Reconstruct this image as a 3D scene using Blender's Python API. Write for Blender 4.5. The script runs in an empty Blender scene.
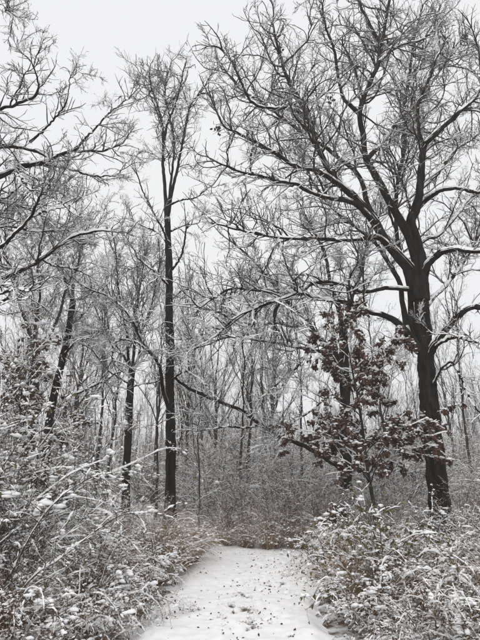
import bpy, math
import numpy as np
from mathutils import Vector

# ------------------------------------------------------------------ camera, sky, sun, exposure
SC = bpy.context.scene
COL = SC.collection
F_PX, TILT, CAM_Z = 483.0, math.radians(18.3), 1.55
cam_d = bpy.data.cameras.new('camera')
cam_d.sensor_fit = 'VERTICAL'
cam_d.angle = 2 * math.atan(320.0 / F_PX)
cam_d.clip_start = 0.05
cam_d.clip_end = 3000
cam = bpy.data.objects.new('camera', cam_d)
cam.location = (0, 0, CAM_Z)
cam.rotation_euler = (math.pi / 2 + TILT, 0, 0)
COL.objects.link(cam)
SC.camera = cam

SUN_EL, SUN_AZ = math.radians(58), math.radians(200)
world = bpy.data.worlds.new('World')
SC.world = world
world.use_nodes = True
nt = world.node_tree
nt.nodes.clear()
out = nt.nodes.new('ShaderNodeOutputWorld')
bg = nt.nodes.new('ShaderNodeBackground')
sky = nt.nodes.new('ShaderNodeTexSky')
sky.sky_type = 'NISHITA'
sky.sun_disc = False
sky.sun_elevation = SUN_EL
sky.sun_rotation = SUN_AZ
sky.dust_density = 6.0
hs = nt.nodes.new('ShaderNodeHueSaturation')
hs.inputs['Saturation'].default_value = 0.12
nt.links.new(sky.outputs[0], hs.inputs['Color'])
tc = nt.nodes.new('ShaderNodeTexCoord')
cl = nt.nodes.new('ShaderNodeTexNoise')            # soft unevenness of the cloud deck
cl.inputs['Scale'].default_value = 1.6
cl.inputs['Detail'].default_value = 3
nt.links.new(tc.outputs['Generated'], cl.inputs['Vector'])
cr = nt.nodes.new('ShaderNodeValToRGB')
cr.color_ramp.elements[0].position = 0.25
cr.color_ramp.elements[0].color = (7.3, 7.3, 7.42, 1)
cr.color_ramp.elements[1].position = 0.75
cr.color_ramp.elements[1].color = (7.7, 7.7, 7.75, 1)
nt.links.new(cl.outputs['Fac'], cr.inputs['Fac'])
mx = nt.nodes.new('ShaderNodeMixRGB')
mx.inputs['Fac'].default_value = 0.93               # overcast: the deck hides nearly all of the blue
nt.links.new(hs.outputs[0], mx.inputs[1])
nt.links.new(cr.outputs[0], mx.inputs[2])
nt.links.new(mx.outputs[0], bg.inputs['Color'])
bg.inputs['Strength'].default_value = 0.10
nt.links.new(bg.outputs[0], out.inputs['Surface'])

sd = bpy.data.lights.new('sun', 'SUN')
sd.energy = 1.15
sd.angle = math.radians(70)
sd.color = (1.0, 0.97, 0.93)
sun = bpy.data.objects.new('sun', sd)
dirv = Vector((math.sin(SUN_AZ) * math.cos(SUN_EL), math.cos(SUN_AZ) * math.cos(SUN_EL), math.sin(SUN_EL)))
sun.rotation_euler = dirv.to_track_quat('Z', 'Y').to_euler()
COL.objects.link(sun)

SC.view_settings.view_transform = 'Standard'
SC.view_settings.look = 'None'
SC.view_settings.exposure = 0.33
SC.view_settings.gamma = 1.0
SC.view_settings.use_curve_mapping = False
SC.cycles.max_bounces = 6
SC.cycles.diffuse_bounces = 3
SC.cycles.glossy_bounces = 2
SC.cycles.transmission_bounces = 2
SC.cycles.volume_bounces = 1
SC.cycles.use_denoising = True

# ------------------------------------------------------------------ helpers
RNG = np.random.default_rng(11)

def P(px, py, Y):
    """world point at world depth Y seen at photograph pixel (px, py); returns point and metres per pixel"""
    x = (px - 240.0) / F_PX
    u = (320.0 - py) / F_PX
    d = np.array([x, math.cos(TILT) - u * math.sin(TILT), math.sin(TILT) + u * math.cos(TILT)])
    s = Y / d[1]
    return np.array([0, 0, CAM_Z]) + d * s, s / F_PX

def nrm(v):
    return v / np.maximum(np.linalg.norm(v, axis=-1, keepdims=True), 1e-9)

def sm(a, b, x):
    t = np.clip((x - a) / (b - a), 0, 1)
    return t * t * (3 - 2 * t)

PATH_PTS = np.array([(-4, .15), (0, -.05), (3, -.17), (5, -.2), (7, -.06), (9, .2), (10.5, .33), (12, .2), (14, -.4), (17, -2.2), (21, -4.2), (26, -6.2), (34, -8.5), (44, -10)])
PATH_W = np.array([1.05, 1.05, 1.05, 1.05, 1.06, 1.16, 1.3, 1.35, 1.25, 1.1, 1.2, 1.3, 1.3, 1.3])

def path_c(y):
    return np.interp(y, PATH_PTS[:, 0], PATH_PTS[:, 1])

def path_w(y):
    return np.interp(y, PATH_PTS[:, 0], PATH_W)

def vnoise(x, y, seed=0):
    """smooth value noise on numpy arrays"""
    xi = np.floor(x).astype(np.int64); yi = np.floor(y).astype(np.int64)
    fx = x - xi; fy = y - yi
    fx = fx * fx * (3 - 2 * fx); fy = fy * fy * (3 - 2 * fy)
    def h(a, b):
        n = (a * 374761393 + b * 668265263 + seed * 982451653) & 0x7fffffff
        n = ((n ^ (n >> 13)) * 1274126177) & 0x7fffffff
        return ((n ^ (n >> 16)) & 0xffff) / 65535.0
    return (h(xi, yi) * (1 - fx) + h(xi + 1, yi) * fx) * (1 - fy) + (h(xi, yi + 1) * (1 - fx) + h(xi + 1, yi + 1) * fx) * fy

def H(x, y):
    x = np.asarray(x, float); y = np.asarray(y, float)
    d = np.abs(x - path_c(y)) / path_w(y)
    off = sm(.9, 1.8, d)
    h = off * (.06 + .10 * (vnoise(x * .7, y * .7, 1) - .3) + .05 * vnoise(x * 2.3, y * 2.3, 2))
    far = sm(14, 60, np.hypot(x, y))
    h = h + far * (vnoise(x * .05, y * .05, 3) - .35) * 1.2
    h = h + .12 * sm(3.0, 9.0, x) * sm(2, 9, y) * (1 - sm(30, 60, y))
    return h

def mesh_obj(name, V, Fq, mats, parent=None, smooth=True, mi=None, kind=None, attr=None):
    """V (n,3); Fq list of face arrays (m,k); one mesh object"""
    me = bpy.data.meshes.new(name)
    V = np.ascontiguousarray(V, np.float32)
    me.vertices.add(len(V)); me.vertices.foreach_set('co', V.ravel())
    Fq = [f for f in (Fq if isinstance(Fq, list) else [Fq]) if len(f)]
    nl = sum(f.size for f in Fq); npoly = sum(len(f) for f in Fq)
    me.loops.add(nl); me.polygons.add(npoly)
    me.loops.foreach_set('vertex_index', np.concatenate([f.ravel() for f in Fq]).astype(np.int32))
    cnt = np.concatenate([np.full(len(f), f.shape[1]) for f in Fq])
    st = np.concatenate([[0], np.cumsum(cnt)[:-1]]).astype(np.int32)
    me.polygons.foreach_set('loop_start', st)
    if mi is not None:
        me.polygons.foreach_set('material_index', np.asarray(mi, np.int32))
    me.polygons.foreach_set('use_smooth', np.full(npoly, smooth))
    for m in (mats if isinstance(mats, (list, tuple)) else [mats]):
        me.materials.append(m)
    if attr is not None:
        for k, a in attr.items():
            at = me.attributes.new(k, 'FLOAT', 'POINT')
            at.data.foreach_set('value', np.asarray(a, np.float32))
    me.update(calc_edges=True)
    o = bpy.data.objects.new(name, me)
    COL.objects.link(o)
    if parent is not None:
        o.parent = parent
    if kind:
        o['kind'] = kind
    return o

def empty(name, loc, label=None, cat=None, group=None, rz=0.0, sc=1.0):
    o = bpy.data.objects.new(name, None)
    o.empty_display_size = .2
    COL.objects.link(o)
    o.location = loc
    o.rotation_euler = (0, 0, rz)
    o.scale = (sc, sc, sc) if np.isscalar(sc) else sc
    tag(o, label, cat, group)
    return o

def tag(o, label=None, cat=None, group=None, kind=None):
    if label: o['label'] = label
    if cat: o['category'] = cat
    if group: o['group'] = group
    if kind: o['kind'] = kind
    return o

def copy_tree(root, loc, rz, sc, label, group=None):
    r = root.copy(); COL.objects.link(r)
    r.location = loc; r.rotation_euler = (0, 0, rz)
    r.scale = (sc, sc, sc) if np.isscalar(sc) else sc
    r['label'] = label
    if group: r['group'] = group
    for ch in root.children:
        c = ch.copy(); COL.objects.link(c); c.parent = r
    return r

class Geo:
    """collects vertices and quads/tris"""
    def __init__(self): self.v = []; self.f4 = []; self.f3 = []; self.n = 0
    def add(self, V, F):
        V = np.asarray(V, float).reshape(-1, 3)
        (self.f4 if F.shape[1] == 4 else self.f3).append(F + self.n)
        self.v.append(V); self.n += len(V)
    def build(self, name, mat, parent=None, kind=None, smooth=True, off=None):
        if not self.n: return None
        V = np.concatenate(self.v)
        if off is not None: V = V - off
        F = []
        if self.f4: F.append(np.concatenate(self.f4))
        if self.f3: F.append(np.concatenate(self.f3))
        return mesh_obj(name, V, F, mat, parent, smooth, kind=kind)

def tangents(p):
    t = np.empty_like(p)
    t[:, 1:-1] = p[:, 2:] - p[:, :-2]
    t[:, 0] = p[:, 1] - p[:, 0]; t[:, -1] = p[:, -1] - p[:, -2]
    return nrm(t)

def tubes(g, p, r, sides=3, fur=0.0, seed=0):
    N, K, _ = p.shape
    if N == 0: return
    t = tangents(p)
    avg = nrm(p[:, -1] - p[:, 0])
    ref = np.where(np.abs(avg[:, 2:3]) > .8, np.array([[1., 0, 0]]), np.array([[0, 0, 1.]]))
    a = ref[:, None, :] - np.sum(ref[:, None, :] * t, -1, keepdims=True) * t
    a = nrm(a); b = np.cross(t, a)
    th = np.arange(sides) / sides * 2 * math.pi
    rr = np.repeat(r[:, :, None], sides, 2)
    if fur > 0:
        L = np.concatenate([[0], np.cumsum(np.linalg.norm(np.diff(p[0], axis=0), axis=1))])
        TT, LL = np.meshgrid(th, L)
        n = sides // 4
        w = 1.6 * (vnoise(LL * 1.3, TT * 0, seed) - .5)
        ridg = np.abs(np.sin(n * (TT + w * .25) + 3 * vnoise(LL * 2.5, TT * 3, seed + 5)))
        ridg = ridg * (.55 + .7 * vnoise(LL * 7 + np.sin(TT * 5) * 2, TT * 4, seed + 6))
        big = vnoise(np.cos(TT) * 1.3 + LL * .5 + 40, np.sin(TT) * 1.3 + LL * .9 + 40, seed + 9) - .5
        rr = rr * (1 + fur * (ridg - .6) + .10 * big)[None]
    V = p[:, :, None, :] + rr[..., None] * (np.cos(th)[None, None, :, None] * a[:, :, None, :] + np.sin(th)[None, None, :, None] * b[:, :, None, :])
    base = (np.arange(N) * K * sides)[:, None, None] + (np.arange(K - 1) * sides)[None, :, None]
    i = np.arange(sides)[None, None, :]; j = (np.arange(sides) + 1) % sides
    j = j[None, None, :]
    F = np.stack([base + i, base + j, base + sides + j, base + sides + i], -1).reshape(-1, 4)
    g.add(V, F)

def snow_on(g, p, r, rng, h0, wadd, cover=.8, fine=True, vert=.93):
    """a cap of snow lying along the upper side of every branch, broken where it fell off"""
    N, K, _ = p.shape
    if N == 0: return
    t = tangents(p)
    hz = np.sqrt(np.clip(1 - t[..., 2] ** 2, 0, 1))
    n = rng.random((N, K))
    n = .5 * n + .25 * np.roll(n, 1, 1) + .25 * np.roll(n, -1, 1)
    if not fine:
        big = rng.random((N, K))
        for _ in range(6): big = .5 * big + .25 * np.roll(big, 1, 1) + .25 * np.roll(big, -1, 1)
        n = .35 * n + .65 * ((big - .5) * 2.4 + .5)
    m = np.clip((n - (.78 - .62 * cover)) * 5, 0, 1)
    m *= sm(math.sqrt(1 - vert ** 2), .75, hz)
    m[:, -1] *= .4; m[:, 0] *= .6
    if not fine: m[:, :4] *= np.array([0, 0, .3, .7])
    bead = .35 + 1.5 * rng.random((N, K)) ** 1.4       # uneven, beaded load
    hh = h0 * bead * m * (.35 + .65 * hz)
    s = np.cross(t, np.array([0, 0, 1.]))
    s = nrm(s + 1e-6); u = np.cross(s, t)
    w = np.where(m > .05, r * .96 + wadd * m * bead * 1.1, r * .4)
    top = np.where(m > .05, r + hh, r * .4)
    ang = np.array([-1.0, 0, 1.0]) * math.pi / 2 if fine else np.array([-1.15, -.62, -.2, .2, .62, 1.15]) * math.pi / 2 * .9
    k = len(ang)
    V = p[:, :, None, :] + (np.sin(ang)[None, None, :] * w[..., None])[..., None] * s[:, :, None, :] + (np.cos(ang)[None, None, :] * top[..., None])[..., None] * u[:, :, None, :]
    base = (np.arange(N) * K * k)[:, None, None] + (np.arange(K - 1) * k)[None, :, None]
    i = np.arange(k - 1)[None, None, :]
    F = np.stack([base + i, base + k + i, base + k + i + 1, base + i + 1], -1)
    keep = (m[:, :-1] + m[:, 1:]) > .05
    F = F[keep].reshape(-1, 4)
    g.add(V, F)

def grow(rng, par, dens, t0, t1, lmul, lmin, lmax, ang, up, wig, trop, K, rr, rmin, shape=.6, bias=1.0, maxn=None, tip=.35, swing=.35):
    """side branches off every parent polyline"""
    P0, D0, L0, R0 = [], [], [], []
    for p, r in par:
        N, k, _ = p.shape
        L = np.linalg.norm(np.diff(p, axis=1), axis=2).sum(1)
        cnt = np.floor(dens * L * (t1 - t0) + rng.random(N)).astype(int)
        idx = np.repeat(np.arange(N), cnt)
        if not len(idx): continue
        u = t0 + (t1 - t0) * rng.random(len(idx)) ** bias
        fi = np.minimum(u * (k - 1), k - 1.001); i0 = fi.astype(int); fr = (fi - i0)[:, None]
        pos = p[idx, i0] * (1 - fr) + p[idx, i0 + 1] * fr
        tan = nrm(p[idx, i0 + 1] - p[idx, i0])
        pr = r[idx, i0] * (1 - fr[:, 0]) + r[idx, i0 + 1] * fr[:, 0]
        perp = nrm(np.cross(tan, rng.normal(size=(len(idx), 3))))
        a = (ang + rng.normal(size=len(idx)) * swing)[:, None]
        d = np.cos(a) * tan + np.sin(a) * perp
        d[:, 2] += up
        l = np.clip(lmul * L[idx] * (1 - shape * u) * (.55 + .75 * rng.random(len(idx))), lmin, lmax) * (.7 + .5 * rng.random(len(idx)))
        P0.append(pos); D0.append(nrm(d)); L0.append(l)
        R0.append(np.clip(np.minimum(rr * pr, l * .0125 + .0018), rmin, None))
    if not P0: return np.zeros((0, K, 3)), np.zeros((0, K))
    P0 = np.concatenate(P0); D0 = np.concatenate(D0); L0 = np.concatenate(L0); R0 = np.concatenate(R0)
    if maxn and len(P0) > maxn:
        s = rng.permutation(len(P0))[:maxn]; P0, D0, L0, R0 = P0[s], D0[s], L0[s], R0[s]
    return walk(rng, P0, D0, L0, R0, K, wig, trop, tip, rmin)

def walk(rng, P0, D0, L0, R0, K, wig, trop, tip=.35, rmin=.002):
    N = len(P0)
    p = np.empty((N, K, 3)); p[:, 0] = P0; d = D0.copy()
    st = (L0 / (K - 1))[:, None]
    for k in range(1, K):
        p[:, k] = p[:, k - 1] + d * st
        d = d + rng.normal(size=(N, 3)) * wig
        d[:, 2] += trop * (k / K if trop < 0 else 1)
        d = nrm(d)
    f = np.linspace(0, 1, K)[None, :]
    r = np.maximum(R0[:, None] * (1 - (1 - tip) * f), rmin * .8)
    return p, r

def spline(pts, K):
    """Catmull-Rom through pts (n,m) resampled to K rows by arc length"""
    pts = np.asarray(pts, float)
    q = np.vstack([2 * pts[0] - pts[1], pts, 2 * pts[-1] - pts[-2]])
    o = []
    for i in range(1, len(q) - 2):
        for t in np.linspace(0, 1, 12, endpoint=False):
            a, b, c, d = q[i - 1], q[i], q[i + 1], q[i + 2]
            o.append(.5 * (2 * b + (c - a) * t + (2 * a - 5 * b + 4 * c - d) * t * t + (3 * b - a - 3 * c + d) * t ** 3))
    o.append(q[-2]); o = np.array(o)
    L = np.concatenate([[0], np.cumsum(np.linalg.norm(np.diff(o[:, :3], axis=0), axis=1))])
    s = np.linspace(0, L[-1], K)
    return np.stack([np.interp(s, L, o[:, j]) for j in range(o.shape[1])], 1)

def limb(px, Y0, Y1, w0, w1, K=72, wob=.012, rng=RNG, flare=.25):
    """a traced limb: pixel polyline, depth from Y0 to Y1, width in photo pixels from w0 to w1"""
    n = len(px)
    ys = Y0 + (Y1 - Y0) * np.linspace(0, 1, n) ** .9
    out = []
    for i, (a, b) in enumerate(px):
        q, m = P(a, b, ys[i])
        w = w0 + (w1 - w0) * (i / (n - 1)) ** .8
        out.append([*q, w * .5 * m])
    s = spline(out, K)
    amp = wob * np.minimum(1, np.linspace(0, 4, K))[:, None]
    nz = rng.normal(size=(K, 3)); nz = .5 * nz + .25 * np.roll(nz, 1, 0) + .25 * np.roll(nz, -1, 0)
    p = s[:, :3] + nz * amp
    L = np.concatenate([[0], np.cumsum(np.linalg.norm(np.diff(p, axis=0), axis=1))])
    r = np.abs(s[:, 3]) * (1 + .16 * (vnoise(L * 2.2, L * 0 + 3, int(abs(px[0][0]) * 7)) - .5) + .14 * (vnoise(L * 7, L * 0 + 9, int(abs(px[0][1]) * 3)) - .5))
    r = r * (1 + flare * np.exp(-L / (6 * r[0] + 1e-6)))
    return p[None], r[None]

ICO_V = None
def ico(sub):
    import bmesh
    bm = bmesh.new(); bmesh.ops.create_icosphere(bm, subdivisions=sub, radius=1)
    V = np.array([v.co[:] for v in bm.verts]); F = np.array([[v.index for v in f.verts] for f in bm.faces]); bm.free()
    return V, F
ICO1, ICO2 = ico(1), ico(2)

def lumps(g, C, R, rng, flat=.6, sub=1, more=.6, D=None):
    """rounded pads of snow, each a little different"""
    V, F = ICO1 if sub == 1 else ICO2
    R = np.asarray(R, float)
    extra = rng.random(len(C)) < more                   # most pads are two or three grown together
    off = rng.normal(size=(len(C), 3)) * R[:, None] * np.array([.9, .9, .3])
    C = np.concatenate([C, (C + off)[extra]]); R = np.concatenate([R, (R * rng.uniform(.5, .95, len(R)))[extra]])
    n, k = len(C), len(V)
    if n == 0: return
    j = 1 + .6 * (rng.random((n, k)) - .5)
    W = V[None] * j[..., None] * np.asarray(R).reshape(-1, 1, 1)
    W[..., 2] = np.where(W[..., 2] < 0, W[..., 2] * .6, W[..., 2]) * flat
    sx = (.75 + .8 * rng.random(n))[:, None]; sy = (.7 + .5 * rng.random(n))[:, None]
    a = rng.random(n) * 6.28
    if D is not None:
        a = np.arctan2(D[:, 1], D[:, 0]); sx = sx * 1.35; sy = sy * .75
    ca, sa = np.cos(a)[:, None], np.sin(a)[:, None]
    X = W[..., 0] * sx; Yy = W[..., 1] * sy
    W = np.stack([X * ca - Yy * sa, X * sa + Yy * ca, W[..., 2]], -1)
    g.add(W + C[:, None, :], (F[None] + (np.arange(n) * k)[:, None, None]).reshape(-1, 3))

def beads(g, C, D, R, rng):
    """small soft bolsters of snow sitting along a twig"""
    V, F = ICO1
    n, k = len(C), len(V)
    if n == 0: return
    D = nrm(D); s = nrm(np.cross(D, np.array([0, 0, 1.])) + 1e-6); u = np.cross(s, D)
    W = V[None] * (1 + .5 * (rng.random((n, k)) - .5))[..., None]
    a = (R * rng.uniform(1.1, 3.2, n))[:, None]; b = (R * rng.uniform(.7, 1.2, n))[:, None]; c = (R * rng.uniform(.6, 1.1, n))[:, None]
    Wp = (W[..., 0] * a)[..., None] * D[:, None] + (W[..., 1] * b)[..., None] * s[:, None] + (W[..., 2] * c + c * .55)[..., None] * u[:, None]
    g.add(Wp + C[:, None, :], (F[None] + (np.arange(n) * k)[:, None, None]).reshape(-1, 3))

def leaves(g, C, D, L, W, rng, curl=.25):
    """small pointed leaves: 6 vertices folded along the midrib"""
    n = len(C)
    if n == 0: return
    D = nrm(D); s = nrm(np.cross(D, rng.normal(size=(n, 3)))); u = np.cross(s, D)
    L = np.asarray(L).reshape(-1, 1); W = np.asarray(W).reshape(-1, 1)
    c1 = C + D * L * .35 + u * W * .12; c2 = C + D * L * .7 - u * L * curl * .3; tip = C + D * L - u * L * curl
    V = np.stack([C, c1 + s * W * .5 + u * W * .2, c1 - s * W * .5 + u * W * .2, c2 + s * W * .42 + u * W * .12, c2 - s * W * .42 + u * W * .12, tip, c1 - u * W * .05, c2 - u * W * .05], 1)
    T = np.array([[0, 6, 1], [0, 2, 6], [1, 6, 7], [1, 7, 3], [6, 2, 4], [6, 4, 7], [3, 7, 5], [7, 4, 5]])
    g.add(V, (T[None] + (np.arange(n) * 8)[:, None, None]).reshape(-1, 3))

def pick(par, n, rng, t0=.3, t1=1.0):
    """random points on polylines"""
    tot = [len(p) for p, r in par]
    C, D = [], []
    w = np.array(tot, float) / max(1, sum(tot))
    for (p, r), ww in zip(par, w):
        m = int(n * ww)
        if m == 0 or len(p) == 0: continue
        i = rng.integers(0, len(p), m); k = p.shape[1]
        fi = (t0 + (t1 - t0) * rng.random(m)) * (k - 1.001); a = fi.astype(int); fr = (fi - a)[:, None]
        C.append(p[i, a] * (1 - fr) + p[i, a + 1] * fr); D.append(nrm(p[i, a + 1] - p[i, a]))
    return np.concatenate(C), np.concatenate(D)

# ------------------------------------------------------------------ materials
def mat(name, base, rough=.9, var=None, scale=6.0, bump=0.0, bscale=20.0, stretch=(1, 1, 1), detail=5, spec=.3, ramp=(.35, .68), rnd=0.0):
    m = bpy.data.materials.new(name); m.use_nodes = True
    t = m.node_tree; b = t.nodes['Principled BSDF']
    b.inputs['Roughness'].default_value = rough
    b.inputs['Specular IOR Level'].default_value = spec
    co = t.nodes.new('ShaderNodeTexCoord')
    mp = t.nodes.new('ShaderNodeMapping'); mp.inputs['Scale'].default_value = stretch
    t.links.new(co.outputs['Object'], mp.inputs['Vector'])
    if var is not None:
        n = t.nodes.new('ShaderNodeTexNoise'); n.inputs['Scale'].default_value = scale; n.inputs['Detail'].default_value = detail
        t.links.new(mp.outputs[0], n.inputs['Vector'])
        r = t.nodes.new('ShaderNodeValToRGB')
        r.color_ramp.elements[0].position = ramp[0]; r.color_ramp.elements[1].position = ramp[1]
        r.color_ramp.elements[0].color = (*base, 1); r.color_ramp.elements[1].color = (*var, 1)
        t.links.new(n.outputs['Fac'], r.inputs['Fac'])
        t.links.new(r.outputs[0], b.inputs['Base Color'])
    else:
        b.inputs['Base Color'].default_value = (*base, 1)
    if bump > 0:
        n2 = t.nodes.new('ShaderNodeTexNoise'); n2.inputs['Scale'].default_value = bscale; n2.inputs['Detail'].default_value = 6
        t.links.new(mp.outputs[0], n2.inputs['Vector'])
        bp = t.nodes.new('ShaderNodeBump'); bp.inputs['Strength'].default_value = bump; bp.inputs['Distance'].default_value = .02
        t.links.new(n2.outputs['Fac'], bp.inputs['Height'])
        t.links.new(bp.outputs[0], b.inputs['Normal'])
    return m

M = {}
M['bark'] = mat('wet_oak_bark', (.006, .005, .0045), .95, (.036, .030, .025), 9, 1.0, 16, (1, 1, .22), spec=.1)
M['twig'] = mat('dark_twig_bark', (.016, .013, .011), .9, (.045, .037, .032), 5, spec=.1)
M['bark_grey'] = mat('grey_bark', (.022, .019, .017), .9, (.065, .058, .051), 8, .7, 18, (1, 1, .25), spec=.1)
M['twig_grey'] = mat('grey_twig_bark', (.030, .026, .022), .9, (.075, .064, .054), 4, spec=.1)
M['cane'] = mat('shrub_cane', (.036, .027, .019), .9, (.105, .079, .056), 5, spec=.1)
M['brown_cane'] = mat('brown_cane', (.075, .046, .026), .9, (.215, .145, .086), 4, spec=.1)
M['snow'] = mat('branch_snow', (.80, .81, .83), .75, (.88, .885, .89), 14, .25, 60, spec=.2)
M['red_leaf'] = mat('withered_oak_leaf', (.050, .029, .022), .8, (.160, .096, .072), 9, spec=.12)
M['green_leaf'] = mat('late_green_leaf', (.062, .058, .017), .6, (.19, .150, .055), 11)
M['tan_leaf'] = mat('withered_tan_leaf', (.10, .065, .035), .85, (.26, .18, .10), 10)
M['brown_leaf'] = mat('shrivelled_brown_leaf', (.050, .031, .018), .9, (.155, .10, .058), 10, spec=.1)
M['litter'] = mat('dead_leaf', (.022, .016, .012), .85, (.085, .058, .036), 12)
M['grass'] = mat('dry_grass', (.17, .112, .060), .9, (.40, .28, .165), 3, spec=.1)

def ground_mat():
    m = bpy.data.materials.new('snowy_forest_floor'); m.use_nodes = True
    t = m.node_tree; b = t.nodes['Principled BSDF']; b.inputs['Roughness'].default_value = .9; b.inputs['Specular IOR Level'].default_value = .2
    co = t.nodes.new('ShaderNodeTexCoord')
    n1 = t.nodes.new('ShaderNodeTexNoise'); n1.inputs['Scale'].default_value = 3.2; n1.inputs['Detail'].default_value = 8; n1.inputs['Roughness'].default_value = .7
    n2 = t.nodes.new('ShaderNodeTexNoise'); n2.inputs['Scale'].default_value = 26; n2.inputs['Detail'].default_value = 4
    for n in (n1, n2): t.links.new(co.outputs['Object'], n.inputs['Vector'])
    r1 = t.nodes.new('ShaderNodeValToRGB'); r1.color_ramp.elements[0].position = .42; r1.color_ramp.elements[1].position = .58
    t.links.new(n1.outputs['Fac'], r1.inputs['Fac'])
    r2 = t.nodes.new('ShaderNodeValToRGB'); r2.color_ramp.elements[0].color = (.045, .032, .022, 1); r2.color_ramp.elements[1].color = (.16, .115, .075, 1)
    t.links.new(n2.outputs['Fac'], r2.inputs['Fac'])
    mxx = t.nodes.new('ShaderNodeMixRGB'); mxx.inputs[2].default_value = (.80, .81, .83, 1)
    t.links.new(r1.outputs[0], mxx.inputs[0]); t.links.new(r2.outputs[0], mxx.inputs[1]); t.links.new(mxx.outputs[0], b.inputs['Base Color'])
    bp = t.nodes.new('ShaderNodeBump'); bp.inputs['Strength'].default_value = .6; bp.inputs['Distance'].default_value = .04
    t.links.new(n2.outputs['Fac'], bp.inputs['Height']); t.links.new(bp.outputs[0], b.inputs['Normal'])
    return m

def path_mat():
    """trodden snow; 'bare' marks where boots scuffed it down to soil and leaf litter"""
    m = bpy.data.materials.new('trodden_snow'); m.use_nodes = True
    t = m.node_tree; b = t.nodes['Principled BSDF']; b.inputs['Roughness'].default_value = .8; b.inputs['Specular IOR Level'].default_value = .2
    co = t.nodes.new('ShaderNodeTexCoord')
    at = t.nodes.new('ShaderNodeAttribute'); at.attribute_name = 'bare'
    n1 = t.nodes.new('ShaderNodeTexNoise'); n1.inputs['Scale'].default_value = 34; n1.inputs['Detail'].default_value = 6; n1.inputs['Roughness'].default_value = .65
    n2 = t.nodes.new('ShaderNodeTexNoise'); n2.inputs['Scale'].default_value = 9; n2.inputs['Detail'].default_value = 5
    for n in (n1, n2): t.links.new(co.outputs['Object'], n.inputs['Vector'])
    ad = t.nodes.new('ShaderNodeMath'); ad.operation = 'MULTIPLY_ADD'; ad.inputs[1].default_value = .75; 
    t.links.new(n1.outputs['Fac'], ad.inputs[0]); t.links.new(at.outputs['Fac'], ad.inputs[2])
    r = t.nodes.new('ShaderNodeValToRGB'); r.color_ramp.elements[0].position = .62; r.color_ramp.elements[1].position = .86
    t.links.new(ad.outputs[0], r.inputs['Fac'])
    rs = t.nodes.new('ShaderNodeValToRGB'); rs.color_ramp.elements[0].color = (.78, .785, .80, 1); rs.color_ramp.elements[1].color = (.90, .90, .91, 1)
    rs.color_ramp.elements[0].position = .3; rs.color_ramp.elements[1].position = .65
    t.links.new(n2.outputs['Fac'], rs.inputs['Fac'])
    mxx = t.nodes.new('ShaderNodeMixRGB'); mxx.inputs[2].default_value = (.10, .082, .065, 1)
    t.links.new(r.outputs[0], mxx.inputs[0]); t.links.new(rs.outputs[0], mxx.inputs[1]); t.links.new(mxx.outputs[0], b.inputs['Base Color'])
    bp = t.nodes.new('ShaderNodeBump'); bp.inputs['Strength'].default_value = .35; bp.inputs['Distance'].default_value = .02
    t.links.new(n1.outputs['Fac'], bp.inputs['Height']); t.links.new(bp.outputs[0], b.inputs['Normal'])
    return m
M['ground'] = ground_mat(); M['path'] = path_mat()

# ------------------------------------------------------------------ ground and path
def axis(a, near, far, n_far):
    lo = np.arange(a[0], a[1], near)
    hi = a[1] + (far - a[1]) * np.linspace(0, 1, n_far) ** 2.2
    return np.concatenate([lo, hi])
gx = axis((0, 9), .19, 420, 40); gx = np.concatenate([-gx[:0:-1], gx])
gy = np.concatenate([np.linspace(-200, -4, 20), axis((-3.9, 20), .19, 700, 44)])
X, Y = np.meshgrid(gx, gy)
Z = H(X, Y)
V = np.stack([X, Y, Z], -1).reshape(-1, 3)
nx, ny = len(gx), len(gy)
ii = (np.arange(ny - 1)[:, None] * nx + np.arange(nx - 1)[None, :]).ravel()
o = mesh_obj('ground', V, np.stack([ii, ii + 1, ii + nx + 1, ii + nx], -1), M['ground'])
tag(o, 'forest floor of brown leaf litter thinly covered with snow', 'ground', kind='structure')

rng = np.random.default_rng(5)
py_ = np.concatenate([np.arange(-2, 13, .045), np.arange(13, 42, .15)])
pu = np.linspace(-1, 1, 70)
PU, PY = np.meshgrid(pu, py_)
edge = 1 + .16 * (vnoise(PY * 1.7, np.sign(PU) * 7 + 20, 4) - .5) + .14 * (vnoise(PY * 5, np.sign(PU) * 3 + 20, 5) - .5)
PX = path_c(PY) + PU * path_w(PY) * edge
PZ = H(PX, PY) * (1 - sm(.85, 1, np.abs(PU)) * .2)
thick = .065 * (1 - sm(.8, 1.0, np.abs(PU))) + .006
PZ = PZ + thick + .036 * (vnoise(PX * 3, PY * 3, 8) - .5) + .022 * (vnoise(PX * 8, PY * 8, 9) - .5)
bare = np.zeros_like(PX)
prints = []
for k in range(290):                                  # boot prints in two loose lines plus strays
    y = 4.6 + 7.5 * rng.random()
    if k < 190:
        line = rng.normal(.10, .20) if rng.random() < .75 else rng.normal(.58, .14)
    else:
        line = rng.uniform(-.8, .85)
    x = path_c(y) + line
    prints.append((x, y, rng.uniform(.025, .05), rng.uniform(.04, .10), rng.normal(0, .5), rng.uniform(.35, 1.0) if k < 190 else rng.uniform(.1, .6)))
for x, y, a, b_, th, dp in prints:
    dx, dy = PX - x, PY - y
    c, s = math.cos(th), math.sin(th)
    q = np.sqrt(((dx * c + dy * s) / a) ** 2 + ((-dx * s + dy * c) / b_) ** 2)
    w = 1 - sm(.5, 1.15, q)
    PZ -= .045 * dp * w
    PZ += .014 * dp * np.exp(-((q - 1.25) / .25) ** 2)
    bare = np.maximum(bare, w * dp * .5)
bare += .20 * sm(.86, 1.0, np.abs(PU)) + .16 * sm(.5, .75, vnoise(PX * 1.6, PY * 1.1, 14)) + .12 * np.exp(-((PX - path_c(PY) - .12) / .38) ** 2) * vnoise(PX * 6, PY * 3, 15) 
V = np.stack([PX, PY, PZ], -1).reshape(-1, 3)
nx, ny = len(pu), len(py_)
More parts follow.
